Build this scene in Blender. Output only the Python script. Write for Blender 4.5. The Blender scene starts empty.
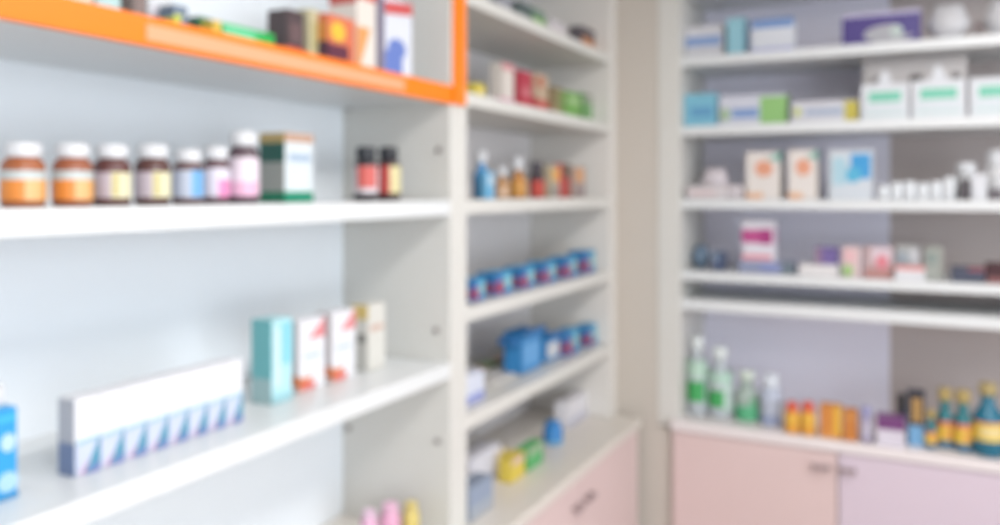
import bpy, bmesh, math, random
from mathutils import Vector, Matrix
random.seed(4)
C = bpy.context.scene.collection
S = bpy.context.scene
F = 813.0; PX, PY = 500.0, 192.0
TH = math.atan(413.0/813.0); SN, CS = math.sin(TH), math.cos(TH)
CZ = 1.70                                    # camera height
def lin(c):
    c = c/255.0
    return c/12.92 if c <= .04045 else ((c+.055)/1.055)**2.4
_m = {}
PRINT = [1.0, 0.0]       # tone of printed goods: strength of ink, share of grey
def mat(rgb, rough=.5, trans=0.0, metal=0.0, noise=0.0, bump=0.0):
    key = (tuple(rgb), rough, trans, metal, noise, bump)
    if key in _m: return _m[key]
    m = bpy.data.materials.new('mat_%d' % len(_m)); m.use_nodes = True
    nt = m.node_tree; b = nt.nodes['Principled BSDF']
    col = [lin(c)*PRINT[0] for c in rgb]; g = sum(col)/3
    col = tuple(c+(g-c)*PRINT[1] for c in col)+(1,)
    b.inputs['Base Color'].default_value = col
    b.inputs['Roughness'].default_value = rough
    b.inputs['Metallic'].default_value = metal
    if trans: b.inputs['Transmission Weight'].default_value = trans; b.inputs['IOR'].default_value = 1.2
    if noise or bump:
        tc = nt.nodes.new('ShaderNodeTexCoord'); n = nt.nodes.new('ShaderNodeTexNoise')
        n.inputs['Scale'].default_value = 9; n.inputs['Detail'].default_value = 3
        nt.links.new(tc.outputs['Object'], n.inputs['Vector'])
        if noise:
            mx = nt.nodes.new('ShaderNodeMix'); mx.data_type = 'RGBA'
            mx.inputs[6].default_value = col
            mx.inputs[7].default_value = tuple(v*(1-noise) for v in col[:3])+(1,)
            nt.links.new(n.outputs['Fac'], mx.inputs[0]); nt.links.new(mx.outputs[2], b.inputs['Base Color'])
        if bump:
            bp = nt.nodes.new('ShaderNodeBump'); bp.inputs['Strength'].default_value = bump; bp.inputs['Distance'].default_value = .002
            nt.links.new(n.outputs['Fac'], bp.inputs['Height']); nt.links.new(bp.outputs['Normal'], b.inputs['Normal'])
    _m[key] = m
    return m

class MB:
    """collects shapes with materials, built as one mesh object"""
    def __init__(s): s.bm = bmesh.new(); s.mats = []
    def mi(s, m):
        if m not in s.mats: s.mats.append(m)
        return s.mats.index(m)
    def box(s, x0, y0, z0, x1, y1, z1, m, bev=0.0, seg=2):
        r = bmesh.ops.create_cube(s.bm, size=1)
        vs = r['verts']
        for v in vs:
            v.co = Vector((x0+(v.co.x+.5)*(x1-x0), y0+(v.co.y+.5)*(y1-y0), z0+(v.co.z+.5)*(z1-z0)))
        fs = set(f for v in vs for f in v.link_faces)
        k = s.mi(m)
        for f in fs: f.material_index = k
        if bev:
            es = list(set(e for f in fs for e in f.edges))
            r = bmesh.ops.bevel(s.bm, geom=es, offset=bev, segments=seg, affect='EDGES', profile=.6)
            for f in r['faces']: f.material_index = k
        return vs
    def prism(s, pts, n, thick, m):
        """pts = list of 3D points (planar), extruded along n"""
        n = Vector(n)*thick; k = s.mi(m)
        a = [s.bm.verts.new(Vector(p)) for p in pts]; b = [s.bm.verts.new(Vector(p)+n) for p in pts]
        fs = [s.bm.faces.new(b), s.bm.faces.new(a[::-1])]
        for i in range(len(pts)):
            j = (i+1) % len(pts)
            fs.append(s.bm.faces.new((a[i], a[j], b[j], b[i])))
        for f in fs: f.material_index = k
    def lathe(s, prof, m, cx=0, cy=0, seg=28, sx=1, sy=1, smooth=True):
        k = s.mi(m); rings = []
        for r, z in prof:
            rings.append([s.bm.verts.new((cx+sx*r*math.cos(2*math.pi*i/seg), cy+sy*r*math.sin(2*math.pi*i/seg), z)) for i in range(seg)])
        for a, b in zip(rings, rings[1:]):
            for i in range(seg):
                j = (i+1) % seg
                f = s.bm.faces.new((a[i], a[j], b[j], b[i])); f.material_index = k; f.smooth = smooth
        f = s.bm.faces.new(rings[0][::-1]); f.material_index = k
        f = s.bm.faces.new(rings[-1]); f.material_index = k
    def build(s, name, parent=None, loc=None, rz=0):
        bmesh.ops.recalc_face_normals(s.bm, faces=s.bm.faces)
        me = bpy.data.meshes.new(name); s.bm.to_mesh(me); s.bm.free()
        for m in s.mats: me.materials.append(m)
        o = bpy.data.objects.new(name, me); C.objects.link(o)
        if parent: o.parent = parent
        if loc is not None: o.location = loc
        if rz: o.rotation_euler = (0, 0, rz)
        return o
def tag(o, label, cat, group=None, kind=None):
    if label: o['label'] = label
    if cat: o['category'] = cat
    if group: o['group'] = group
    if kind: o['kind'] = kind
    return o
def thing(name, label, cat, loc=(0,0,0), rz=0, group=None):
    o = bpy.data.objects.new(name, None); C.objects.link(o)
    o.empty_display_size = .05
    o.location = loc; o.rotation_euler = (0, 0, rz)
    return tag(o, label, cat, group)
def struct(o): o['kind'] = 'structure'; return o

# ---- where a sight line meets a shelf front plane -------------------------
def ray(px):
    u = (px-PX)/F
    return (u*CS-SN, u*SN+CS)               # world x, y per unit of distance along the view axis
def meet(unit, px, dist):
    """left run: plane x = -dist ; right unit: plane y = dist -> (x, y, Z)"""
    rx, ry = ray(px)
    Z = -dist/rx if unit == 'L' else dist/ry
    return rx*Z, ry*Z, Z

# ============================ SETTING =====================================
WALL = mat((228,227,226), .7, bump=.05)
LAM = mat((215,218,219), .32, noise=.015)      # white laminate
LAMB = mat((233,239,244), .45, noise=.02)      # back boards
LAMW = mat((208,207,202), .38, noise=.015)      # slightly warm laminate
BEIGE = mat((194,187,178), .7, noise=.03, bump=.05)
PINK = mat((212,190,188), .35, noise=.02)
LILAC = mat((206,192,204), .35, noise=.02)
ORANGE = mat((240,124,14), .4)
ORANGEPALE = mat((236,158,120), .5)
PIN = mat((158,152,150), .4, metal=.4)
STEEL = mat((165,148,150), .4, metal=.35)

def sbox(name, a, b, m):
    mb = MB(); mb.box(*a, *b, m); return struct(mb.build(name))
XB = -1.325           # left run: back boards
YB = 3.38             # right unit: back board
sbox('floor', (-1.5,-3.0,-.05), (3.2,3.6,0), mat((172,152,138), .4, noise=.05))
sbox('ceiling', (-1.5,-3.0,2.75), (3.2,3.6,2.8), WALL)
sbox('wall_left', (-1.5,-3.0,0), (-1.385,3.6,2.75), WALL)
sbox('wall_back', (-1.385,3.42,0), (3.2,3.6,2.75), WALL)
sbox('wall_front', (-1.385,-3.0,0), (3.2,-2.9,2.75), WALL)
sbox('wall_right', (3.1,1.5,0), (3.2,3.42,2.75), WALL)
XCOL = meet('R', 671, 3.0)[0]
xp0 = meet('R',658,2.985)[0]; xp1 = meet('R',680,2.985)[0]; xw0 = meet('R',671,2.955)[0]
mb = MB(); mb.box(-1.385,2.984,0,xp0-.001,3.419,2.75,BEIGE); mb.box(-1.385,2.937,0,-1.01,2.984,2.75,BEIGE)
mb.box(xp0-.001,2.984,0,xw0,3.419,CZ-.877,BEIGE)
struct(mb.build('wall_corner'))

# ---- left run -------------------------------------------------------------
WT = CZ-.84           # worktop height
yA = meet('L',450.5,1.0)[1]; yM = meet('L',458,1.0)[1]; yB = meet('L',467,1.0)[1]
yC = meet('L',610,1.0)[1]; yD = 2.935
def shelf_board(root, zt, th, y0, y1, m=LAM, x0=XB, x1=-1.0, name='shelf', bev=.002):
    mb = MB(); mb.box(x0, y0, CZ+zt-th, x1, y1, CZ+zt, m, bev); return mb.build(name, root)
# left unit (orange framed)
y0 = -.9
u1 = thing('shelving_unit', 'white wall shelving unit with orange trimmed top compartment and wide bare shelves', 'shelving unit')
mb = MB(); mb.box(XB-.02, y0, WT+.001, XB, yM-.001, 2.6, LAMB); mb.build('back_board', u1)
mb = MB(); mb.box(XB, yA, WT+.001, -1.0, yM-.001, 2.6, LAMW, .002)
mb.build('side_panel', u1)
mb = MB(); mb.box(XB, y0, WT+.001, -1.0, y0+.04, 2.6, LAM, .002); mb.build('side_panel', u1)
for zt, th, w in ((.252,.036,-1.012), (-.021,.036,-1.0), (-.415,.036,-1.0), (.66,.036,-1.0)):
    shelf_board(u1, zt, th, y0+.04, yA, x1=w)
mb = MB(); mb.box(XB, y0, 2.6, -1.0, yM-.001, 2.64, LAM, .002); mb.build('top_board', u1)
# shelf pins on the side panel (pixel x, z)
pins = MB()
for px, py in ((350,108),(440,101),(440,150),(437,330),(349,428),(438,441)):
    rx, ry = ray(px); Z = yA/ry; x = rx*Z; z = CZ+(PY-py)*Z/F
    pins.box(x-.007, yA-.006, z-.007, x+.007, yA, z+.007, PIN, .002)
o = pins.build('shelf_pins', u1); o['label'] = 'small grey shelf pins in the side panel'
# orange trim: horizontal fascia + upright in front of the stile
mb = MB(); mb.box(-1.012, y0, CZ+.214, -.998, meet('L',452,1.0)[1], CZ+.258, ORANGE, .002)
yo0 = meet('L',452,1.0)[1]; yo1 = meet('L',463,1.0)[1]
mb.box(-.9995, yo0, CZ+.214, -.990, yo1, CZ+.70, ORANGE, .002)
tr = mb.build('orange_trim', u1); tr['label'] = 'orange trim strip framing the top compartment'
ya, yb = meet('L',146,.998)[1], meet('L',404,.998)[1]
mb = MB(); mb.box(-.9985, ya, CZ+.222, -.9965, yb, CZ+.246, ORANGEPALE)
lt = mb.build('lettering_band', tr); lt['label'] = 'pale band of washed out lettering'
# second unit
u2 = thing('shelving_unit', 'white narrow shelving unit between the orange trimmed unit and the beige corner wall', 'shelving unit')
mb = MB(); mb.box(XB-.02, yM+.001, WT+.001, XB, yD, 2.6, mat((224,222,224), .45, noise=.02)); mb.build('back_board', u2)
mb = MB(); mb.box(XB, yM+.001, WT+.001, -1.0, yB, 2.6, LAMW, .002); mb.build('side_panel', u2)
mb = MB(); mb.box(XB, yC, WT+.001, -1.0, yD, 2.6, mat((214,211,206), .38, noise=.015), .002); mb.build('side_panel', u2)
for zt, th in ((.508,.034), (.252,.034), (-.02,.036), (-.292,.036), (-.562,.038), (.80,.034)):
    shelf_board(u2, zt, th, yB, yC, m=LAMW)
mb = MB(); mb.box(XB, yM+.001, 2.6, -1.0, yD, 2.64, LAM, .002); mb.build('top_board', u2)
# worktop
XW = -.90
mb = MB(); mb.box(XB-.03, y0, WT-.03, XW, yD, WT, mat((214,208,200), .3, noise=.02), .003)
tag(mb.build('worktop'), 'off-white worktop running under the left shelving units', 'worktop')
# base cabinets on the left
def handle(parent, c, axis):
    mb = MB()
    x, y, z = c
    if axis == 'Y':       # bow along Y standing off +X
        mb.box(x, y-.026, z-.006, x+.018, y-.018, z+.006, STEEL, .002)
        mb.box(x, y+.018, z-.006, x+.018, y+.026, z+.006, STEEL, .002)
        mb.box(x+.014, y-.03, z-.007, x+.024, y+.03, z+.007, STEEL, .003)
    else:
        mb.box(x-.026, y-.018, z-.006, x-.018, y, z+.006, STEEL, .002)
        mb.box(x+.018, y-.018, z-.006, x+.026, y, z+.006, STEEL, .002)
        mb.box(x-.03, y-.024, z-.007, x+.03, y-.014, z+.007, STEEL, .003)
    o = mb.build('handle', parent); o['label'] = 'small dark metal pull handle'
yg = meet('L',584,.905)[1]
def left_cabinet(ya, yb, label, gap):
    t = thing('base_cabinet', label, 'cabinet')
    mb = MB(); mb.box(XB-.03, ya, .08, XW-.035, yb, WT-.031, LAMW); mb.box(XB-.03, ya, 0, XW-.08, yb, .08, LAMW)
    mb.build('body', t)
    for (a, b, hy) in ((ya+.002, gap-.002, gap-.05), (gap+.002, yb-.002, gap+.05)):
        mb = MB(); mb.box(XW-.034, a, .09, XW-.014, b, WT-.034, PINK, .002)
        d = mb.build('door', t); handle(d, (XW-.014, hy, WT-.115), 'Y')
left_cabinet(yg-.42, yD, 'pink fronted base cabinet under the worktop beside the beige corner wall', yg)
left_cabinet(yg-1.28, yg-.424, 'pink fronted base cabinet under the worktop, below the divider between the left shelving units', yg-.85)

# ---- right unit -----------------------------------------------------------
xp0 = meet('R',658,2.985)[0]; xp1 = meet('R',680,2.985)[0]; XR = 1.15
RS = 3.0
u3 = thing('shelving_unit', 'white shelving unit on the right wall packed with mixed boxes above a pink cupboard', 'shelving unit')
mb = MB(); mb.box(xp0, 2.985, WT-.03, xp1, YB+.02, 2.6, LAMW, .002); mb.build('side_panel', u3)
mb = MB(); mb.box(XR, 2.985, 0, XR+.09, YB+.02, 2.6, LAMW, .002); mb.build('side_panel', u3)
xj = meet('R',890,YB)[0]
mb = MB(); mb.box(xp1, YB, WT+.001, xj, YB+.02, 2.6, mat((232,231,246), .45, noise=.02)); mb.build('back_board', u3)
mb = MB(); mb.box(xj, YB, WT+.001, XR, YB+.02, 2.6, mat((186,176,174), .45, noise=.02)); mb.build('back_board', u3)  # right part split off, its dim brownish reflections put into the board colour
R1, R2, R3, R4, R5 = .50, .243, -.027, -.294, -.398
for zt, th in ((R1,.034), (R2,.034), (R3,.034), (R4,.032), (R5,.038), (.775,.034)):
    mb = MB(); mb.box(xp1, RS, CZ+zt-th, XR, YB, CZ+zt, LAM, .002); mb.build('shelf', u3)
mb = MB(); mb.box(xp0, 2.985, 2.6, XR+.09, YB+.02, 2.64, LAM, .002); mb.build('top_board', u3)
xw0 = meet('R',671,2.955)[0]
mb = MB(); WTM = mat((226,219,219), .3, noise=.02)
mb.box(xw0, 2.955, WT-.036, XR, 2.984, WT, WTM, .002)
mb.box(xp1+.001, 2.98, WT-.036, XR-.001, YB-.001, WT, WTM)
tag(mb.build('worktop'), 'off-white worktop under the right shelving unit, carrying bottles and orange packs', 'worktop')
t = thing('base_cabinet', 'pale pink two-door cupboard under the right shelving unit', 'cabinet')
xg = meet('R',838,2.962)[0]
mb = MB(); mb.box(xp1+.001, 2.985, .08, XR-.001, YB, WT-.037, LAMW); mb.box(xp1+.001, 3.03, 0, XR-.001, YB, .08, LAMW); mb.build('body', t)
dw = xg-(xp1+.0)
for i, (a, b) in enumerate(((xw0+.004, xg-.0025), (xg+.0025, xg+.0025+dw))):
    mb = MB(); mb.box(a, 2.962, .09, b, 2.984, WT-.041, (PINK, LILAC)[i], .002)
    d = mb.build('door', t)
    hx = meet('R',(821,847)[i],2.962)[0]
    handle(d, (hx, 2.962, WT-(.093,.091)[i]), 'X')

# ============================ GOODS =======================================
W = (232,234,238)
PRINT[:] = [.80, .10]; _m.clear()
def solve(unit, px0, px1, ytop, dist, zb, hpx=None):
    a = meet(unit, px0, dist); b = meet(unit, px1, dist)
    w = math.hypot(b[0]-a[0], b[1]-a[1])
    Z = (a[2]+b[2])/2
    ztop = CZ+(PY-ytop)*Z/F
    zb = CZ+zb
    h = ztop-zb
    if unit == 'L': loc = (-dist, (a[1]+b[1])/2, zb); rz = math.pi/2
    else: loc = ((a[0]+b[0])/2, dist, zb); rz = 0
    return loc, rz, w, h
def patch(mb, face, sh, u0, v0, u1, v1, c, w, d, h, rough=.45):
    mb.np = getattr(mb, 'np', 0)+1
    """a printed area on one face of a carton; u, v run 0..1 across the face"""
    m = mat(c, rough); e = .0005+.00025*mb.np
    def P(u, v):
        if face == 'f': return (-w/2+u*w, 0, v*h)
        if face == 'l': return (-w/2, d*(1-u), v*h)
        if face == 'r': return (w/2, d*u, v*h)
        if face == 't': return (-w/2+u*w, v*d, h)
    n = {'f':(0,-1,0), 'l':(-1,0,0), 'r':(1,0,0), 't':(0,0,1)}[face]
    if sh == 'rect': pts = [(u0,v0),(u1,v0),(u1,v1),(u0,v1)]
    elif sh == 'disc': pts = [((u0+u1)/2+(u1-u0)/2*math.cos(a*math.pi/10), (v0+v1)/2+(v1-v0)/2*math.sin(a*math.pi/10)) for a in range(20)]
    elif sh == 'tri': pts = [(u0,v0),(u1,v0),(u1,v1)]
    elif sh == 'tril': pts = [(u0,v1),(u0,v0),(u1,v1)]
    elif sh == 'up': pts = [(u0,v0),(u1,v0),((u0+u1)/2,v1)]
    elif sh == 'slant': pts = [(u0,v0),(u1,v0+(v1-v0)*.35),(u1,v1),(u0,v0+(v1-v0)*.65)]
    if face in 'lr' or True:
        mb.prism([P(*p) for p in pts], n, e, m)
LOW = [0]
def clamp(unit, zb, x, y, hw):
    """keep goods clear of the upright panels"""
    if unit == 'R': return max(x, xp1+hw+.003), y
    if y < yM: return x, min(y, yA-hw-.003)
    return x, min(max(y, yB+hw+.003), yC-hw-.003)
def carton(unit, name, label, cat, px0, px1, ytop, dist, zb, depth, col, patches=(), group=None, turn=0, rough=.5, tab=False, bev=.0012, lift=0):
    loc, rz, w, h = solve(unit, px0, px1, ytop, dist, zb)
    h = max(h, .008)-lift
    if unit == 'R' and loc[0]-w/2 < xp1+.003:
        xr = loc[0]+w/2; w = xr-xp1-.003; loc = (xr-w/2, loc[1], loc[2])
    if unit == 'L' and loc[1] > yM and loc[1]-w/2 < yB+.003:
        yr = loc[1]+w/2; w = yr-yB-.003; loc = (loc[0], yr-w/2, loc[2])
    if unit == 'L' and loc[1] > yM and loc[1]+w/2 > yC-.003:
        yl = loc[1]-w/2; w = yC-.003-yl; loc = (loc[0], yl+w/2, loc[2])
    loc = (loc[0], loc[1], loc[2]+lift+.0006)
    mb = MB(); m = mat(col, rough)
    mb.box(-w/2, 0, 0, w/2, depth, h, m, bev)
    # tuck flap seam along the top edge
    mb.box(-w/2+.003, .002, h-.0002, w/2-.003, depth*.55, h+.0005, m)
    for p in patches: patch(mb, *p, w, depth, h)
    if tab:
        mb.prism([(-w*.16,.002,h),(w*.16,.002,h),(w*.04,.002,h*1.38),(-w*.04,.002,h*1.38)], (0,1,0), .0015, m)
    o = mb.build(name, None, loc, rz+turn)
    return tag(o, label, cat, group)
def bottle(unit, name, label, cat, pc, pw, ytop, dist, zb, kind, body, cap, bands=(), group=None, trans=0, capfrac=.2, neck=.5, sy=1):
    Zc = meet(unit, pc, dist)[2]
    r = pw/2*Zc/F; r = r*(1+r/Zc)
    x, y, Zc = meet(unit, pc, dist+r)
    h = (PY-ytop)*Zc/F-zb
    x, y = clamp(unit, zb, x, y, r)
    loc = (x, y, CZ+zb+.0006); rz = math.pi/2 if unit == 'L' else 0
    t = thing(name, label, cat, loc, rz, group)
    ch = h*capfrac; bh = h-ch
    bm_ = mat(body, .18, trans=trans); cm = mat(cap, .35)
    if kind == 'jar':
        prof = [(r*.9,0),(r,.004),(r,bh*.80),(r*.95,bh*.89),(r*.76,bh*.955),(r*.70,bh)]; vmax = .79*bh/h
        cr = r*.80
    elif kind == 'neck':
        prof = [(r*.92,0),(r,.004),(r,bh*.58),(r*.9,bh*.68),(r*.5,bh*.82),(r*neck*.8,bh*.88),(r*neck*.8,bh)]; vmax = .58*bh/h
        cr = r*neck
    else:                          # 'slim' : shoulders high, cap nearly as wide as the body
        prof = [(r*.92,0),(r,.004),(r,bh*.85),(r*.9,bh*.94),(r*.66,bh*.97),(r*.66,bh)]; vmax = .84*bh/h
        cr = r*.75
    mb = MB(); mb.lathe(prof, bm_, sy=sy); mb.build('body', t)
    mb = MB(); mb.lathe([(cr*.97,bh-.001),(cr,bh+.002),(cr,h-.003),(cr*.93,h-.0008),(cr*.6,h)], cm, sy=sy)
    for i in range(18):            # grip ribs
        a = 2*math.pi*i/18
        x, y = cr*math.cos(a), cr*sy*math.sin(a)
        mb.box(x-.0007, y-.0007, bh+.003, x+.0007, y+.0007, h-.004, cm)
    mb.build('cap', t)
    if bands:
        mb = MB()
        for q, (v0, v1, c, a0, a1) in enumerate(bands):
            k = mb.mi(mat(c, .45)); rr = r*1.012+.0003*q
            n = max(3, int((a1-a0)/12)); lo = []; hi = []
            for i in range(n+1):
                a = math.radians(a0+(a1-a0)*i/n)-math.pi/2
                v1 = min(v1, vmax)
                lo.append(mb.bm.verts.new((rr*math.cos(a), rr*sy*math.sin(a), v0*h)))
                hi.append(mb.bm.verts.new((rr*math.cos(a), rr*sy*math.sin(a), v1*h)))
            for i in range(n):
                f = mb.bm.faces.new((lo[i],lo[i+1],hi[i+1],hi[i])); f.material_index = k; f.smooth = True
        mb.build('printed_label', t)
    return t

# ---- top compartment of the orange trimmed unit (shelf top .252) ----
Z0 = .252; G = 'medicine boxes behind the orange trim'
carton('L','carton','cream carton with red print, furthest left behind the orange trim','box',70,92,-14,1.10,Z0,.05,(240,228,210),[('f','rect',.1,.1,.8,.5,(215,90,80))],G)
carton('L','carton','pale cyan carton behind the orange trim at the very top','box',97,121,-12,1.10,Z0,.05,(190,225,225),[('f','rect',.1,.2,.9,.45,(110,190,190))],G)
carton('L','carton','taupe grey upright carton behind the orange trim','box',134,147,-24,1.08,Z0,.06,(140,120,115),[('f','rect',0,0,1,.25,(110,92,90))],G)
carton('L','carton','large white carton beside the taupe carton behind the orange trim','box',149,172,-28,1.12,Z0,.06,W,[('f','rect',.1,.3,.9,.5,(225,220,230))],G)
carton('L','carton','small grey-blue carton with yellow-green corner behind the orange trim','box',174,188,6,1.07,Z0,.035,(120,138,160),[('f','tril',0,0,.6,.7,(205,215,70)),('l','rect',0,0,1,.6,(210,220,90))],G)
carton('L','carton','short dark green carton beside the flat green packet','box',199,212,18,1.09,Z0,.04,(45,125,65),[('l','rect',0,0,1,1,(60,105,80))],G)
carton('L','carton','low yellow carton between the dark green carton and the green packet','box',214,221,21,1.06,Z0,.03,(240,200,60),(),G)
carton('L','carton','long flat bright green packet behind the orange trim','box',223,274,29,1.07,Z0,.06,(40,200,110),[('f','rect',.0,.3,.6,.9,(110,225,165)),('f','rect',.75,0,1,1,(0,185,75))],G)
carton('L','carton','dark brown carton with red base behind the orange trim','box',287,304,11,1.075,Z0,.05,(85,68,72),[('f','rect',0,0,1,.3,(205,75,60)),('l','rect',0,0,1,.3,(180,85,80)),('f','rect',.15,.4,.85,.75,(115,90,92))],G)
carton('L','carton','cream-olive upright carton beside the sun-printed orange carton','box',309,325,11,1.085,Z0,.05,(208,200,158),[('f','rect',.2,.3,.8,.8,(190,180,120)),('f','rect',0,0,1,.12,(170,185,110))],G)
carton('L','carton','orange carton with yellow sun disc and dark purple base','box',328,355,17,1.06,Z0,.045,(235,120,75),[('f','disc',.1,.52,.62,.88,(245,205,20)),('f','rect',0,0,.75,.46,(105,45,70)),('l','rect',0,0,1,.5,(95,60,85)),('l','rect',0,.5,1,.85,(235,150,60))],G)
carton('L','carton','tall cream carton with orange corner and red top behind the orange trim','box',357,376,-12,1.075,Z0,.075,(245,236,225),[('f','tril',0,0,.7,.55,(250,170,90)),('f','rect',0,.86,1,1,(225,70,60)),('l','rect',0,.8,1,1,(220,90,80))],G)
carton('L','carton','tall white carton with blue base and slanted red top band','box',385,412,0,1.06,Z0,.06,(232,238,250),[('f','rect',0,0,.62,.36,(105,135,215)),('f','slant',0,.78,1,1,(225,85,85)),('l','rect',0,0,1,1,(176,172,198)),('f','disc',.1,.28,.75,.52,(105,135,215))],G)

# ---- bottle shelf (top -.021) ----
Z2 = -.021; G = 'supplement jars on the bottle shelf'
OJ = [(.10,.56,(205,215,215),-150,150),(.10,.42,(245,145,30),-140,-28),(.10,.42,(250,190,120),-28,20),(.10,.42,(240,165,50),20,120)]
CJ = [(.12,.54,(205,190,200),-160,160),(.12,.54,(236,230,190),-40,60),(.15,.52,(210,195,120),-36,-18)]
bottle('L','supplement_jar','amber jar with orange label and white cap, leftmost jar on the bottle shelf','jar',23,40,143,1.06,Z2,'jar',(176,98,52),W,OJ,G,capfrac=.22)
bottle('L','supplement_jar','amber jar with orange label and white cap, second from the left','jar',72.5,37,144,1.06,Z2,'jar',(165,90,55),W,OJ,G,capfrac=.22)
bottle('L','supplement_jar','brown jar with cream label right of the two orange-labelled jars','jar',112,35,145,1.065,Z2,'jar',(105,62,60),W,CJ,G,capfrac=.22)
bottle('L','supplement_jar','brown jar with cream label left of the blue-labelled jar','jar',152.5,34,145,1.065,Z2,'jar',(98,62,58),W,CJ,G,capfrac=.22)
bottle('L','supplement_jar','small brown jar with light blue label','jar',188,30,150,1.065,Z2,'jar',(110,80,80),W,[(.12,.72,(195,205,225),-160,160),(.14,.62,(110,180,235),-30,70)],G,capfrac=.22)
bottle('L','supplement_jar','brown jar with white label and pink patch','jar',216,27,147,1.07,Z2,'jar',(105,75,82),W,[(.12,.72,(232,226,240),-160,160),(.12,.42,(240,140,195),-35,60)],G,capfrac=.22)
bottle('L','supplement_jar','tallest brown jar with pale pink label beside the green box','jar',243.5,31,132,1.06,Z2,'jar',(95,75,85),W,[(.1,.78,(243,228,240),-160,160),(.1,.3,(240,185,215),-90,20)],G,capfrac=.2)
G = 'packs on the bottle shelf'
carton('L','carton','dark green and white box with gold top and green base on the bottle shelf','box',285,313,134,1.06,Z2,.062,(225,235,240),
  [('f','rect',0,0,1,.16,(10,150,115)),('f','rect',0,.87,1,1,(205,165,140)),('f','rect',.15,.6,.9,.7,(170,195,220)),
   ('l','rect',0,0,1,.16,(10,130,95)),('l','rect',0,.16,1,.58,(160,165,160)),('l','rect',0,.58,1,.86,(35,95,85)),('l','rect',0,.86,1,1,(190,165,100))],G)
bottle('L','syrup_bottle','small dark-capped bottle with red label near the shelf divider','bottle',366,25,147,1.08,Z2,'slim',(60,60,66),(48,52,60),[(.14,.72,(225,215,220),-160,160),(.24,.7,(225,95,85),-95,0)],'small dark-capped bottles',capfrac=.24)
bottle('L','syrup_bottle','small dark-capped bottle with cream and red label near the shelf divider','bottle',388.5,24,147,1.07,Z2,'slim',(70,50,52),(45,48,56),[(.14,.72,(205,70,65),-160,-48),(.14,.72,(232,220,160),-48,60)],'small dark-capped bottles',capfrac=.24)

# ---- carton shelf (top -.415) ----
Z3 = -.415
ya, yb = meet('L',75,1.085)[1], meet('L',243,1.085)[1]
pitch = (yb-ya)/8; ordn = ['first','second','third','fourth','fifth','sixth','seventh','last']
src = None
for i in range(8):
    lab = 'white ampoule carton with blue-teal-pink base, %s from the left in the row of eight' % ordn[i]
    if src is None:
        w, d, h = pitch-.0012, .036, .113
        mb = MB(); m = mat((240,241,246), .4)
        mb.box(-w/2,0,0,w/2,d,h,m,.0012)
        for p in (('f','rect',.02,.0,.98,.42,(205,214,236)),('f','tri',.12,.02,.97,.34,(225,165,200)),('f','tri',.34,.02,.97,.44,(75,155,185)),('f','tri',.3,.0,.97,.12,(120,135,200)),
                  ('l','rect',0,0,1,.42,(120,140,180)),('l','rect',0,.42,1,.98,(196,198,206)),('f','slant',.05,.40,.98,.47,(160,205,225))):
            patch(mb, *p, w, d, h)
        src = mb.build('ampoule_carton', None, (-1.085, ya+pitch/2, CZ+Z3+.0006), math.pi/2)
        o = src
    else:
        o = src.copy(); C.objects.link(o); o.location = (-1.085, ya+pitch*(i+.5), CZ+Z3+.0006)
    tag(o, lab, 'box', 'row of eight ampoule cartons')
# big blue pack at left edge
loc, rz, w, h = solve('L', -30, 18, 411, 1.09, Z3)
t = thing('soap_pack', 'bright blue pack with white lid at the left edge of the carton shelf', 'package', loc, rz)
mb = MB(); mb.box(-w/2,0,0.0006,w/2,.06,h,mat((0,165,235),.35),.004)
for p in (('f','disc',.62,.52,.95,.72,(190,225,245)),('f','disc',.55,.08,1.0,.30,(170,215,240)),('f','rect',.05,.85,.95,.92,(40,190,245)),('f','rect',0,.0,1,.05,(10,140,200))): patch(mb,*p,w,.06,h)
mb.build('body', t)
mb = MB(); mb.lathe([(.017,h-.001),(.018,h+.002),(.018,h+.026),(.014,h+.028)], mat(W,.4), cx=w*.22, cy=.035); mb.build('lid', t)
carton('L','carton','teal and pale cyan upright carton on the carton shelf','box',272,292,319,1.11,Z3,.052,(185,235,243),
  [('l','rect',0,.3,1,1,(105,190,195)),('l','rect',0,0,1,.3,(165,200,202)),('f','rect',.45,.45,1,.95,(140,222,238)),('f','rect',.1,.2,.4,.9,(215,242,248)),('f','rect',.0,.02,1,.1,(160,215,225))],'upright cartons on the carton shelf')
for (a,b,yt,d,l) in ((299,325,319,1.125,'white carton with red corners right of the teal carton'),(332,355,311,1.12,'white carton with red and orange corners beside the slim bottle')):
    carton('L','carton',l,'box',a,b,yt,d,Z3,.04,(240,240,245),
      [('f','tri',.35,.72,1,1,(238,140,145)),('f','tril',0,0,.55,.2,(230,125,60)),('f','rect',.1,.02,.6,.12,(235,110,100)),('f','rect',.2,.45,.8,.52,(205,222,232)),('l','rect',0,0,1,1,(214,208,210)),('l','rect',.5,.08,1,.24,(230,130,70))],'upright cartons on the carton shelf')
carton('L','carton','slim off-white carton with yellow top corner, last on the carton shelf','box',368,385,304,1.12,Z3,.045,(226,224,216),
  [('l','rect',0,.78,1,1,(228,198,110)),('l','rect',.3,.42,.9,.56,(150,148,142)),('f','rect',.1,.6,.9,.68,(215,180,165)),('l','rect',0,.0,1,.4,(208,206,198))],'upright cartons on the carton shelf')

# ---- bottom compartment ----
ZW = -.84; G = 'bottles on the left worktop'
bottle('L','lotion_bottle','pale pink bottle, leftmost at the bottom by the shelf divider','bottle',369,17,510,1.13,ZW,'slim',(240,180,215),(240,205,228),(),G)
bottle('L','lotion_bottle','pink bottle with pale cap beside the yellow bottle at the bottom','bottle',390,20,503,1.09,ZW,'slim',(238,170,205),(242,190,218),(),G)
bottle('L','lotion_bottle','yellow bottle against the side panel at the bottom','bottle',411,17,502,1.055,ZW,'slim',(228,205,105),(226,205,120),(),G)

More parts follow.
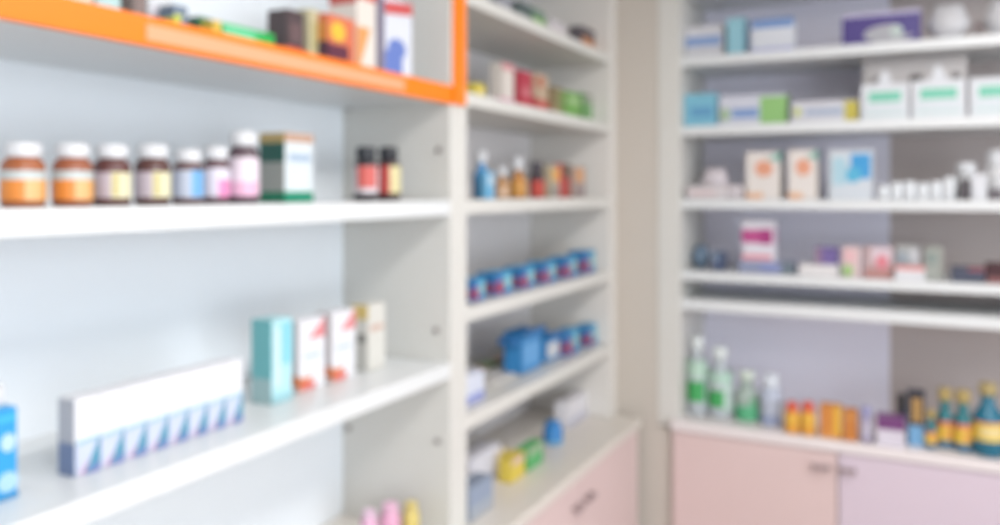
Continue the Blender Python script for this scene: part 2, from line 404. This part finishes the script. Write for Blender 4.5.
# ---- second unit: top shelf (.508) ----
G = 'packs on the high shelf beside the orange trim'
carton('L','carton','grey low carton on the highest visible shelf','box',499,512,-5,1.08,.508,.04,(165,165,175),(),G)
carton('L','carton','dark grey-green carton on the highest visible shelf','box',519,530,3,1.07,.508,.05,(95,110,110),[('f','rect',0,0,1,.35,(130,170,150))],G)
carton('L','carton','small green and grey carton on the highest visible shelf','box',533,546,10,1.06,.508,.04,(125,150,135),[('f','rect',0,0,1,.6,(140,195,85))],G)
carton('L','carton','low white carton on the highest visible shelf','box',551,566,22,1.08,.508,.04,(225,218,222),[('f','rect',.1,.3,.9,.6,(235,210,215))],G)
carton('L','carton','black-topped orange carton at the end of the highest visible shelf','box',582,599,30,1.06,.508,.05,(215,135,70),[('f','rect',0,.6,1,1,(100,92,98)),('l','rect',0,.25,1,1,(105,98,105)),('f','rect',0,0,1,.2,(240,200,160))],G)
# shelf .252
G = 'packs on the red and green shelf'
carton('L','carton','low yellow carton, leftmost on the red and green shelf','box',476,485,84,1.06,.252,.03,(238,215,70),[('f','rect',.1,.1,.9,.5,(245,225,120))],G)
carton('L','carton','cream carton with pink ends on the red and green shelf','box',502,514,64,1.08,.252,.04,(235,225,215),[('f','rect',0,0,1,.2,(235,150,185)),('f','rect',0,.85,1,1,(235,160,165)),('l','rect',0,0,1,.2,(235,150,185))],G)
carton('L','carton','crimson carton, brightest red on its shelf','box',520,532,72,1.07,.252,.035,(200,50,75),[('f','rect',.1,.35,.9,.6,(215,110,120)),('f','rect',0,0,1,.25,(210,40,60))],G)
carton('L','carton','beige carton with red base right of the crimson carton','box',536,548,75,1.075,.252,.03,(208,180,150),[('f','rect',0,0,1,.35,(215,80,70)),('f','disc',.1,.65,.6,.95,(205,110,80)),('l','rect',0,0,1,.4,(205,60,65))],G)
carton('L','carton','olive brown carton between beige and green cartons','box',552,564,88,1.07,.252,.03,(150,130,90),[('f','rect',0,0,1,.4,(170,140,100)),('f','rect',.5,.2,1,.9,(140,160,90))],G)
carton('L','carton','bright green carton near the end of its shelf','box',567,580,93,1.07,.252,.03,(125,190,85),[('f','rect',0,.6,1,.8,(180,215,150))],G)
carton('L','carton','green carton with grey top, last on the red and green shelf','box',584,597,95,1.07,.252,.03,(120,178,105),[('f','rect',0,.7,1,1,(165,170,155))],G)
# shelf -.02
G = 'bottles and boxes on the eye level shelf'; ZC = -.02
bottle('L','lotion_bottle','blue bottle with white cap, leftmost on its shelf beside the divider','bottle',481.5,18,151,1.07,ZC,'neck',(60,155,220),W,[(.2,.45,(100,190,235),0,80)],G,capfrac=.25,neck=.55)
carton('L','carton','small light blue carton beside the white-capped blue bottle','box',487,494,172,1.04,ZC,.02,(110,190,235),[('f','rect',.1,.5,.9,.9,(190,220,240))],G)
bottle('L','syrup_bottle','small amber bottle with white cap beside the blue bottle','bottle',502,14,167,1.07,ZC,'neck',(205,150,95),W,[(.05,.35,(225,185,150),-160,160)],G,capfrac=.28,neck=.6)
bottle('L','syrup_bottle','orange-amber bottle with tall white cap','bottle',518,18,158,1.08,ZC,'neck',(205,135,50),W,[(.05,.5,(215,150,50),-160,60),(.05,.5,(240,205,170),60,160)],G,capfrac=.3,neck=.5)
bottle('L','syrup_bottle','black-topped bottle with red label on the eye level shelf','bottle',537,15,162,1.07,ZC,'slim',(70,55,62),(85,80,90),[(.02,.48,(205,60,40),0,360)],G,capfrac=.28)
carton('L','carton','beige and yellow carton right of the black-topped bottle','box',550,560,166,1.07,ZC,.03,(195,180,150),[('f','rect',.2,.55,1,.9,(240,180,80)),('f','rect',0,0,1,.4,(170,165,155))],G)
carton('L','carton','slim dark red carton on the eye level shelf','box',562,570,164,1.06,ZC,.03,(190,60,50),[('f','rect',0,.6,1,1,(110,85,65)),('l','rect',0,0,1,1,(225,110,110))],G)
carton('L','carton','tan carton with orange window, last on the eye level shelf','box',574,585,167,1.07,ZC,.03,(185,165,155),[('f','rect',.1,.5,.9,.95,(228,165,110)),('f','rect',.2,.05,1,.4,(165,145,145))],G)
# shelf -.292: seven blue cartons
BLUE = (30,140,200)
def blue_box(a, b, yt, d, zb, dep, l, g, disc=True):
    return carton('L','blue_carton',l,'box',a,b,yt,d,zb,dep,(45,165,215),
      [('f','rect',.05,.25,.95,.85,(110,190,215)),('f','rect',0,.0,1,.18,(20,120,190))]+
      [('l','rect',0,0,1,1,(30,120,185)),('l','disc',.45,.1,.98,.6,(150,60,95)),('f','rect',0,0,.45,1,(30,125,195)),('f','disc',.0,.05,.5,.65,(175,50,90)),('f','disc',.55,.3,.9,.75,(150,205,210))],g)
xs = [(472,485),(495,512),(521,534.5),(542.5,556),(564,577),(584,595)]
wd = ['first','second','third','fourth','fifth','last']
for i, (a, b) in enumerate(xs):
    yt = [279,272,267,262,257,251][i]
    blue_box(a, b, yt, 1.04, -.292, .06, 'blue carton with purple-red disc, %s from the left in its row of six' % wd[i], 'row of blue cartons')
# shelf -.562
G = 'packs on the lowest shelf of the narrow unit'; ZE = -.562
carton('L','carton','white carton with periwinkle base beside the divider on the lowest shelf','box',466,484,373,1.045,ZE,.045,(222,228,245),[('f','rect',0,0,1,.3,(150,160,220)),('l','rect',0,0,1,.3,(150,160,220))],G)
carton('L','carton','flat green and orange packet behind the periwinkle carton','box',488,519,364,1.20,ZE,.05,(205,150,125),[('f','rect',.0,.4,.45,1,(140,180,120)),('t','rect',0,0,.4,1,(130,175,110))],G)
carton('L','carton','flat white packet in front of the open blue display carton','box',492,516,387,1.08,ZE,.07,(226,222,218),(),G)
# open display carton: body, two flaps spread sideways
def display(a, b, yt, d, l, fl, win):
    loc, rz, w, h = solve('L', a, b, yt, d, ZE)
    t = thing('display_carton', l, 'box', (loc[0],loc[1],loc[2]+.0006), rz, G)
    m = mat((35,145,215), .4); dk = mat((20,115,185), .4)
    mb = MB(); D = .06; e = .002
    mb.box(-w/2,0,0,w/2,e,h*.95,m); mb.box(-w/2,D-e,0,w/2,D,h,m); mb.box(-w/2,0,0,-w/2+e,D,h*.95,m); mb.box(w/2-e,0,0,w/2,D,h*.95,m); mb.box(-w/2,0,0,w/2,D,e,m)
    patch(mb,'f','rect',.1,.15,.9,.7,(215,218,222) if win else (95,170,230),w,D,h)
    mb.build('body', t)
    mb = MB()
    if fl: mb.box(-w/2-.038,.005,h*.74,-w/2,D,h*.74+.02,dk,.001)
    mb.box(-w/2,-.018,h*.94,w/2,.0,h*.94+.012,dk)
    o = mb.build('flap', t)
display(521,541,330,1.07,'open bright blue display carton with a flap spread to the left',True,False)
display(546,560,334,1.07,'open blue display carton with pale window in front',False,True)
blue_box(566, 579, 330, 1.05, ZE, .05, 'blue carton with red disc right of the pale-window carton','blue cartons at the end of the lowest shelf')
blue_box(587, 599, 325, 1.05, ZE, .05, 'blue carton with dark red disc in the far corner of the lowest shelf','blue cartons at the end of the lowest shelf')
# worktop packs
G = 'packs on the left worktop behind the stile'
carton('L','carton','slate blue and grey pack nearest the divider on the worktop','package',470,493,482,1.0,ZW,.05,(150,165,190),[('f','rect',0,0,1,.4,(170,178,190))],G)
carton('L','carton','white pack behind the slate blue pack on the worktop','package',470,500,452,1.10,ZW,.07,(228,228,240),(),G)
carton('L','carton','pale pack with yellow top on the worktop','package',500,509,451,1.08,ZW,.05,(240,225,205),[('f','rect',0,.45,1,1,(238,215,100)),('f','rect',0,0,1,.3,(225,225,130))],G)
carton('L','carton','bright yellow pack on the worktop','package',511,525,456,1.03,ZW,.04,(235,208,60),[('f','rect',.1,.7,.9,.95,(225,190,190))],G)
carton('L','carton','green pack between yellow and blue packs on the worktop','package',528,543,445,1.03,ZW,.04,(85,190,110),[('f','rect',0,.6,1,1,(160,190,150))],G)
bottle('L','round_tub','round blue tub on the worktop','tub',553,20,421,1.04,ZW,'slim',(25,135,210),(35,140,215),[(.05,.2,(120,185,225),0,360)],G,capfrac=.2)
carton('L','carton','tall white carton at the far end of the left worktop','box',567,591,396,1.09,ZW,.05,(232,230,236),[('f','rect',0,0,1,.3,(205,205,222))],G)

# ---- RIGHT UNIT ----
G = 'goods on the top right shelf'; d0 = 3.05
carton('R','carton','flat white carton with blue stripe beside the left post on the top right shelf','box',685,723,26,3.06,R1,.12,(222,222,228),[('f','rect',0,.38,.95,.68,(140,170,220))],G)
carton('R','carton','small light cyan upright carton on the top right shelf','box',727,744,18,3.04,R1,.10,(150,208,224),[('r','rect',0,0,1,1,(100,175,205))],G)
carton('R','carton','white carton with blue top and lilac base bands','box',752,794,19,3.04,R1,.08,(226,230,238),[('f','rect',0,.74,1,1,(115,155,215)),('f','rect',0,0,1,.14,(180,185,232)),('l','rect',0,0,1,1,(90,160,200))],G)
carton('R','carton','long deep purple carton with pale printed arc','box',842,921,12,3.04,R1,.10,(76,58,140),[('f','disc',.28,.02,.92,.60,(178,178,185)),('f','rect',.72,.25,.98,.75,(75,60,140)),('f','disc',.62,.2,.78,.55,(195,212,205)),('f','rect',0,.88,1,1,(190,185,215)),('t','rect',0,0,1,1,(205,200,220))],G)
def pouch(pc, pw, yt, dist, zb, label, col, g, tip=.5):
    loc, rz, w, h = solve('R', pc-pw/2, pc+pw/2, yt, dist, zb)
    loc = (max(loc[0], xp1+w/2+.004), loc[1], loc[2])
    mb = MB(); m = mat(col, .5); n = 22; rings = []
    for k in range(9):                    # pillow-like body, widest in the middle
        v = k/8; ww = w/2*(.45+.55*v/.45 if v < .45 else 1-.42*(v-.45)/.55); dd = .035*math.sin(math.pi*(v*.86+.07))
        rings.append([mb.bm.verts.new((ww*math.cos(2*math.pi*i/n)*(1+.03*math.sin(5*i+k)), dd*math.sin(2*math.pi*i/n)+.04, v*h)) for i in range(n)])
    kk = mb.mi(m)
    for a, b in zip(rings, rings[1:]):
        for i in range(n):
            f = mb.bm.faces.new((a[i],a[(i+1)%n],b[(i+1)%n],b[i])); f.smooth = True; f.material_index = kk
    mb.bm.faces.new(rings[0][::-1]); mb.bm.faces.new(rings[-1])
    return tag(mb.build('pouch', None, (loc[0],loc[1],loc[2]+.0006), 0), label, 'pouch', g)
pouch(949, 46, 2, 3.05, R1, 'puffy white pouch right of the purple carton', (214,214,218), G)
pouch(1003, 38, -3, 3.05, R1, 'puffy white pouch cut by the right edge of the photo', (214,214,218), G)
carton('R','carton','brown-grey block filling the gap between the two white pouches','box',974,985,21,3.10,R1,.05,(140,125,125),(),G)  # block put in for the dim brownish gap between the pouches
# shelf 2
G = 'goods on the second right shelf'
carton('R','carton','cyan carton with blue band beside the left post','box',684,716,94,3.04,R2,.10,(125,200,225),[('f','rect',.2,.3,.9,.6,(95,165,210))],G)
carton('R','carton','long white carton with blue stripe and light green end','box',719,786,95,3.04,R2,.09,(215,218,232),[('f','rect',.62,0,1,.92,(150,205,120)),('f','rect',.2,.25,.6,.55,(125,160,215)),('f','disc',.02,.15,.17,.6,(170,200,160)),('r','rect',0,0,1,1,(120,165,95))],G)
carton('R','carton','long white carton with grey-blue stripe and yellow end','box',792,858,101,3.04,R2,.08,(218,218,226),[('f','rect',.8,0,1,.95,(205,190,60)),('f','rect',.2,.35,.78,.65,(165,180,205)),('f','disc',.03,.3,.14,.75,(205,215,110))],G)
GG = [('f','rect',.16,.50,.84,.78,(115,210,180)),('f','rect',.1,.12,.9,.2,(205,228,226)),('f','rect',.1,.3,.9,.36,(210,228,232))]
carton('R','bandage_carton','white carton with mint green band and hang tab, left one under the clear panel','box',861,909,84,3.03,R2,.05,(226,230,236),GG,'white and mint green hanging cartons',tab=True)
carton('R','bandage_carton','white carton with mint green band and hang tab, right one under the clear panel','box',911.5,966,80,3.03,R2,.05,(226,230,236),GG,'white and mint green hanging cartons',tab=True)
carton('R','bandage_carton','white carton with mint green band cut by the right edge','box',970,1026,77,3.04,R2,.05,(226,230,236),GG,'white and mint green hanging cartons')
loc, rz, w, h = solve('R', 863, 967, 57, 3.10, R2)
mb = MB(); m = mat((196,192,192), .3)
mb.box(-w/2,0,.0006,w/2,.006,h,m,.002)
for u in (-.36,.0,.04,.4):
    mb.box(u*w-.012,-.001,h*.62,u*w+.012,.001,h*.72,mat((120,112,112),.5))
mb.box(-w/2,0,.0006,w/2,.05,.004,m)
tag(mb.build('plastic_display_stand', None, loc, 0), 'pale grey plastic display panel standing behind the mint banded cartons', 'panel')
# shelf 3
G = 'goods on the third right shelf'
pouch(713, 31, 168, 3.08, R3, 'crumpled pinkish-white pouch standing near the left post', (226,216,222), G)
carton('R','carton','low pinkish-white carton in front of the crumpled pouch','box',686,727,186,3.02,R3,.05,(222,214,216),[('f','rect',.1,.3,.7,.6,(226,200,200))],G,bev=.006)
carton('R','carton','low pinkish-white carton beside the first orange-disc carton','box',729,744,185,3.05,R3,.06,(215,206,210),(),G,bev=.004)
for a,b,yt,l in ((746,780,152,'white carton with orange disc and teal corner, left of the pair'),(788,817,150,'white carton with orange disc and teal corner, right of the pair')):
    carton('R','carton',l,'box',a,b,yt,3.04,R3,.07,(236,228,222),[('f','disc',.26,.48,.8,.82,(240,165,130)),('f','tri',.6,.82,1,1,(120,190,175)),('f','rect',0,0,.5,.14,(242,190,150)),('r','rect',0,0,1,1,(190,180,160)),('r','rect',0,.75,1,1,(110,160,145))],'pair of orange-disc cartons')
carton('R','carton','white carton with bright blue square on the third right shelf','box',829,873,150,3.05,R3,.05,(215,222,230),[('f','rect',.5,.42,.95,.92,(30,160,225)),('f','disc',.36,.34,.75,.66,(70,185,225)),('f','rect',.08,.3,.4,.85,(175,215,230)),('l','rect',0,0,1,1,(160,155,150))],G)
wl = ['next to the blue-square carton','second in the line','third in the line','fourth in the line','fifth in the line','beside the black carton']
for i in range(6):
    a = 877+i*13.2
    yt = [185,182,181,183,181,177][i]
    loc, rz, w, h = solve('R', a, a+12.2, yt, 3.03, R3)
    mb = MB(); m = mat((232,236,240), .7)
    mb.lathe([(w*.30,0),(w*.49,.002),(w*.515,h*.12),(w*.515,h*.88),(w*.47,h*.97),(w*.2,h)], m, cy=w/2)
    mb.lathe([(w*.16,h),(w*.15,h+.0012),(w*.05,h+.0012)], mat((190,196,204),.7), cy=w/2)
    tag(mb.build('gauze_roll', None, (loc[0],loc[1],loc[2]+.0006), 0), 'short white gauze roll, '+wl[i], 'gauze roll', 'line of white gauze rolls')
bottle('R','pill_bottle','white round bottle with wide cap standing by the black carton','bottle',966,22,163,3.10,R3,'slim',(225,228,230),W,(),G,capfrac=.3)
carton('R','carton','small black carton in front of the white wide-capped bottle','box',960,970,179,3.03,R3,.03,(80,74,80),(),G)
carton('R','carton','small white carton right of the black carton','box',972,987,174,3.03,R3,.03,(224,226,232),(),G)
bottle('R','pill_bottle','white round bottle at the right edge of the third shelf','bottle',997,24,150,3.10,R3,'slim',(222,222,224),W,(),G,capfrac=.3)
carton('R','carton','low dark grey carton at the right edge of the third shelf','box',989,1003,189,3.03,R3,.03,(105,98,105),(),G)
# shelf 4
G = 'goods on the fourth right shelf'
pouch(698, 20, 246, 3.10, R4, 'slate blue crumpled pouch beside the left post', (105,130,155), G)
carton('R','carton','small navy carton beside the slate blue pouch','box',712,724,252,3.08,R4,.06,(75,90,125),[('f','rect',0,.5,.6,1,(120,140,165))],G)
carton('R','carton','flat periwinkle and grey-green carton under the magenta carton','box',739,794,262,3.05,R4,.10,(150,158,190),[('f','rect',.78,0,1,1,(115,130,140)),('f','rect',.4,.2,.75,.8,(140,150,205))],G)
zz = (PY-261.8)*meet('R',766,3.05)[2]/F
carton('R','carton','white carton with magenta band lying on the flat periwinkle carton','box',742,775,221,3.06,zz,.07,(228,225,235),[('f','rect',0,.45,.85,.78,(200,70,145)),('f','rect',.55,.42,.92,.80,(180,45,130)),('f','rect',0,.04,.9,.16,(240,150,165)),('r','rect',0,.45,.5,.78,(200,110,180))],G)
carton('R','carton','low white carton with a purple carton on top','box',799,838,265,3.03,R4,.09,(232,228,228),(),G)
zz = (PY-264.8)*meet('R',818,3.03)[2]/F
carton('R','carton','small purple carton resting on the low white carton','box',815,838,248,3.05,zz,.06,(118,98,165),[('f','rect',0,0,.3,1,(150,120,150))],G)
carton('R','carton','pale pink carton with light green spot','box',842,861,247,3.04,R4,.05,(226,200,200),[('f','disc',.0,.02,.6,.42,(165,205,125)),('f','rect',.1,.5,.7,.9,(235,185,190))],G)
carton('R','carton','brownish-red carton with pink and white print','box',864,893,247,3.04,R4,.05,(196,165,165),[('f','rect',.25,.5,.95,1,(225,205,215)),('f','disc',.4,.3,.85,.75,(232,130,145)),('f','rect',0,.0,1,.3,(190,135,130))],G)
carton('R','carton','grey-green and white carton behind the red-topped white carton','box',896,920,246,3.09,R4,.05,(180,182,180),[('f','rect',.0,.45,.5,.8,(160,170,180)),('f','rect',.6,.4,.95,.9,(210,210,215))],G)
carton('R','carton','low white carton with red top stripe at the shelf edge','box',895,925,266,3.02,R4,.05,(230,230,235),[('f','rect',0,.68,1,1,(228,140,135))],G)
carton('R','carton','dull grey-green carton right of the red-striped carton','box',925,943,247,3.07,R4,.05,(165,168,160),[('f','disc',.1,.45,.7,.85,(140,155,150))],G)
carton('R','carton','flat black-blue carton near the right edge','box',952,985,268,3.04,R4,.08,(72,78,100),[('f','rect',.5,.8,1,1,(170,80,90))],G)
carton('R','carton','flat very dark red carton at the right edge','box',987,1012,264,3.04,R4,.08,(70,28,38),[('f','rect',0,0,1,.3,(150,95,95))],G)

# ---- right worktop ----
G = 'green-labelled bottles'
GB = (222,232,238)
bottle('R','antiseptic_bottle','tall clear bottle with green label nearest the left post','bottle',691,19,336,3.05,ZW,'neck',GB,(232,240,240),[(.18,.44,(60,180,95),-140,60),(.1,.5,(205,225,225),60,140),(.70,.84,(190,225,205),0,360)],G,trans=.25,capfrac=.15,neck=.6)
bottle('R','antiseptic_bottle','tall clear bottle with green label, second from the left post','bottle',720,24,347,3.05,ZW,'neck',GB,(232,240,240),[(.16,.40,(60,180,95),-140,30),(.1,.5,(205,230,220),30,140),(.66,.84,(185,222,205),0,360)],G,trans=.25,capfrac=.15,neck=.6)
bottle('R','antiseptic_bottle','shorter clear bottle with green base label, third from the left post','bottle',747,24,371,3.05,ZW,'neck',(195,215,205),(225,238,225),[(.02,.32,(85,190,135),0,360),(.32,.56,(120,180,140),20,140)],G,trans=.25,capfrac=.16,neck=.6)
bottle('R','lotion_bottle','bluish-white bottle left of the red-capped yellow bottles','bottle',771,20,374,3.03,ZW,'slim',(208,218,238),(228,236,246),[(.05,.2,(160,175,215),0,360)],None,trans=.1,capfrac=.25)
YB_ = [(.12,.7,(245,190,30),0,360),(.12,.35,(240,170,20),-60,60)]
bottle('R','syrup_bottle','yellow bottle with red cap, left of the pair','bottle',792,14.5,402,2.975,ZW,'slim',(245,165,40),(235,90,60),YB_,'red-capped yellow bottles',capfrac=.26)
bottle('R','syrup_bottle','yellow bottle with red cap, right of the pair','bottle',808,14.5,402,2.975,ZW,'slim',(245,170,40),(235,90,60),YB_,'red-capped yellow bottles',capfrac=.26)
carton('R','carton','orange and yellow carton beside the red-capped yellow bottles','box',820,841,406,2.985,ZW,.05,(225,140,40),[('f','rect',.65,0,1,1,(248,190,30)),('f','rect',0,.0,1,.12,(235,160,70))],'orange cartons on the right worktop')
carton('R','carton','darker orange carton left of the small lavender bottle','box',843,857,411,2.98,ZW,.05,(215,130,35),[('f','rect',.1,.7,.9,.9,(225,150,60))],'orange cartons on the right worktop')
bottle('R','lotion_bottle','small lavender bottle between orange and purple cartons','bottle',866,11,407,2.985,ZW,'slim',(180,170,205),(165,165,215),[(.15,.6,(205,200,222),0,360)],None,capfrac=.28)
carton('R','carton','white carton with deep purple top band on the right worktop','box',877,905,418,2.97,ZW,.06,(226,220,234),[('f','rect',0,.58,1,1,(125,62,130)),('t','rect',0,0,1,1,(135,85,140)),('l','rect',0,.5,1,1,(150,100,150))],None)
carton('R','carton','black carton with gold print and blue patch on the right worktop','box',907,925,393,3.02,ZW,.06,(42,50,68),[('f','rect',.25,.45,.85,.9,(180,140,75)),('f','rect',.1,.0,.95,.38,(115,175,220)),('l','rect',0,.4,1,.75,(50,120,165))],None)
carton('R','carton','tiny dark carton with blue side left of the gold-printed black carton','box',897,905.5,396,3.05,ZW,.05,(46,46,50),[('f','rect',0,.3,1,.6,(80,150,190))],None)
G = 'teal bottles with yellow labels'
TL = [(.04,.14,(30,100,150),0,360),(.14,.46,(245,205,40),0,360),(.38,.48,(232,120,95),-100,100),(.2,.3,(235,150,70),0,50)]
for pc, pw, yt, d, l in ((931,11,410,3.0,'short teal bottle with yellow label beside the black carton'),(945,16,388,3.03,'teal bottle with gold cap and yellow-red label, left of the tall pair'),(963,17,390,3.01,'teal bottle with gold cap and yellow-red label, right of the tall pair')):
    bottle('R','tonic_bottle',l,'bottle',pc,pw,yt,d,ZW,'neck',(35,130,140),(190,165,95),TL,G,capfrac=.2,neck=.75)
bottle('R','tonic_bottle','largest teal bottle with gold cap at the right edge of the worktop','bottle',988,28,383,2.985,ZW,'neck',(15,120,150),(185,165,105),[(.22,.55,(245,210,60),0,360),(.46,.56,(235,120,80),0,360),(.28,.42,(248,225,150),-30,50)],G,capfrac=.16,neck=.55)
bottle('R','tonic_bottle','teal bottle with gold cap cut by the right edge of the photo','bottle',1014,20,386,3.03,ZW,'neck',(15,120,150),(185,165,105),TL,G,capfrac=.16,neck=.6)

PRINT[:] = [1.0, 0.0]; _m.clear()
# ============================ LIGHT =======================================
def panel(x, y, w, l, power, col, label):
    t = thing('ceiling_light', label, 'ceiling light', (x, y, 2.75))
    mb = MB(); fr = mat((235,235,235), .5)
    for a in ((-w/2-.02,-l/2-.02,-.03,w/2+.02,-l/2,0),(-w/2-.02,l/2,-.03,w/2+.02,l/2+.02,0),(-w/2-.02,-l/2,-.03,-w/2,l/2,0),(w/2,-l/2,-.03,w/2+.02,l/2,0),(-w/2,-l/2,-.012,w/2,l/2,0)):
        mb.box(*a, fr)
    mb.build('frame', t)
    ld = bpy.data.lights.new('panel_lamp', 'AREA'); ld.shape = 'RECTANGLE'; ld.size = w; ld.size_y = l; ld.energy = power; ld.color = col
    lo = bpy.data.objects.new('panel_lamp', ld); C.objects.link(lo); lo.location = (x, y, 2.75-.03)
panel(.45, .2, .6, 1.2, 26, (1,.985,.96), 'square-edged white ceiling light panel nearest the camera')
panel(.45, 1.55, .6, 1.2, 24, (1,.97,.95), 'white ceiling light panel in front of the right shelving unit')
# added cool area light at the open right side, no window built
ld = bpy.data.lights.new('side_fill', 'AREA'); ld.shape = 'RECTANGLE'; ld.size = 2.6; ld.size_y = 1.9; ld.energy = 43; ld.color = (.94,.975,1)
lo = bpy.data.objects.new('side_fill', ld); C.objects.link(lo); lo.location = (3.05,-.7,1.5)
lo.rotation_euler = (Vector((-1.2,.6,1.35))-lo.location).to_track_quat('-Z','Y').to_euler()
w = bpy.data.worlds.new('world'); S.world = w; w.use_nodes = True
bg = w.node_tree.nodes['Background']; bg.inputs[0].default_value = (.86,.92,1,1); bg.inputs[1].default_value = 2.15

# ============================ CAMERA ======================================
cd = bpy.data.cameras.new('camera'); cam = bpy.data.objects.new('camera', cd); C.objects.link(cam)
S.camera = cam
cd.sensor_width = 36; cd.sensor_fit = 'HORIZONTAL'; cd.lens = 36*F/1000
cd.shift_y = -(262.5-PY)/1000
cam.location = (0, 0, CZ); cam.rotation_euler = (math.pi/2, 0, TH)
cd.clip_start = .02
cd.dof.use_dof = True; cd.dof.focus_distance = .25; cd.dof.aperture_fstop = (cd.lens/1000)/.0037
S.view_settings.view_transform = 'Standard'; S.view_settings.look = 'None'
S.view_settings.gamma = 1; S.view_settings.use_curve_mapping = False
S.view_settings.exposure = 0.27
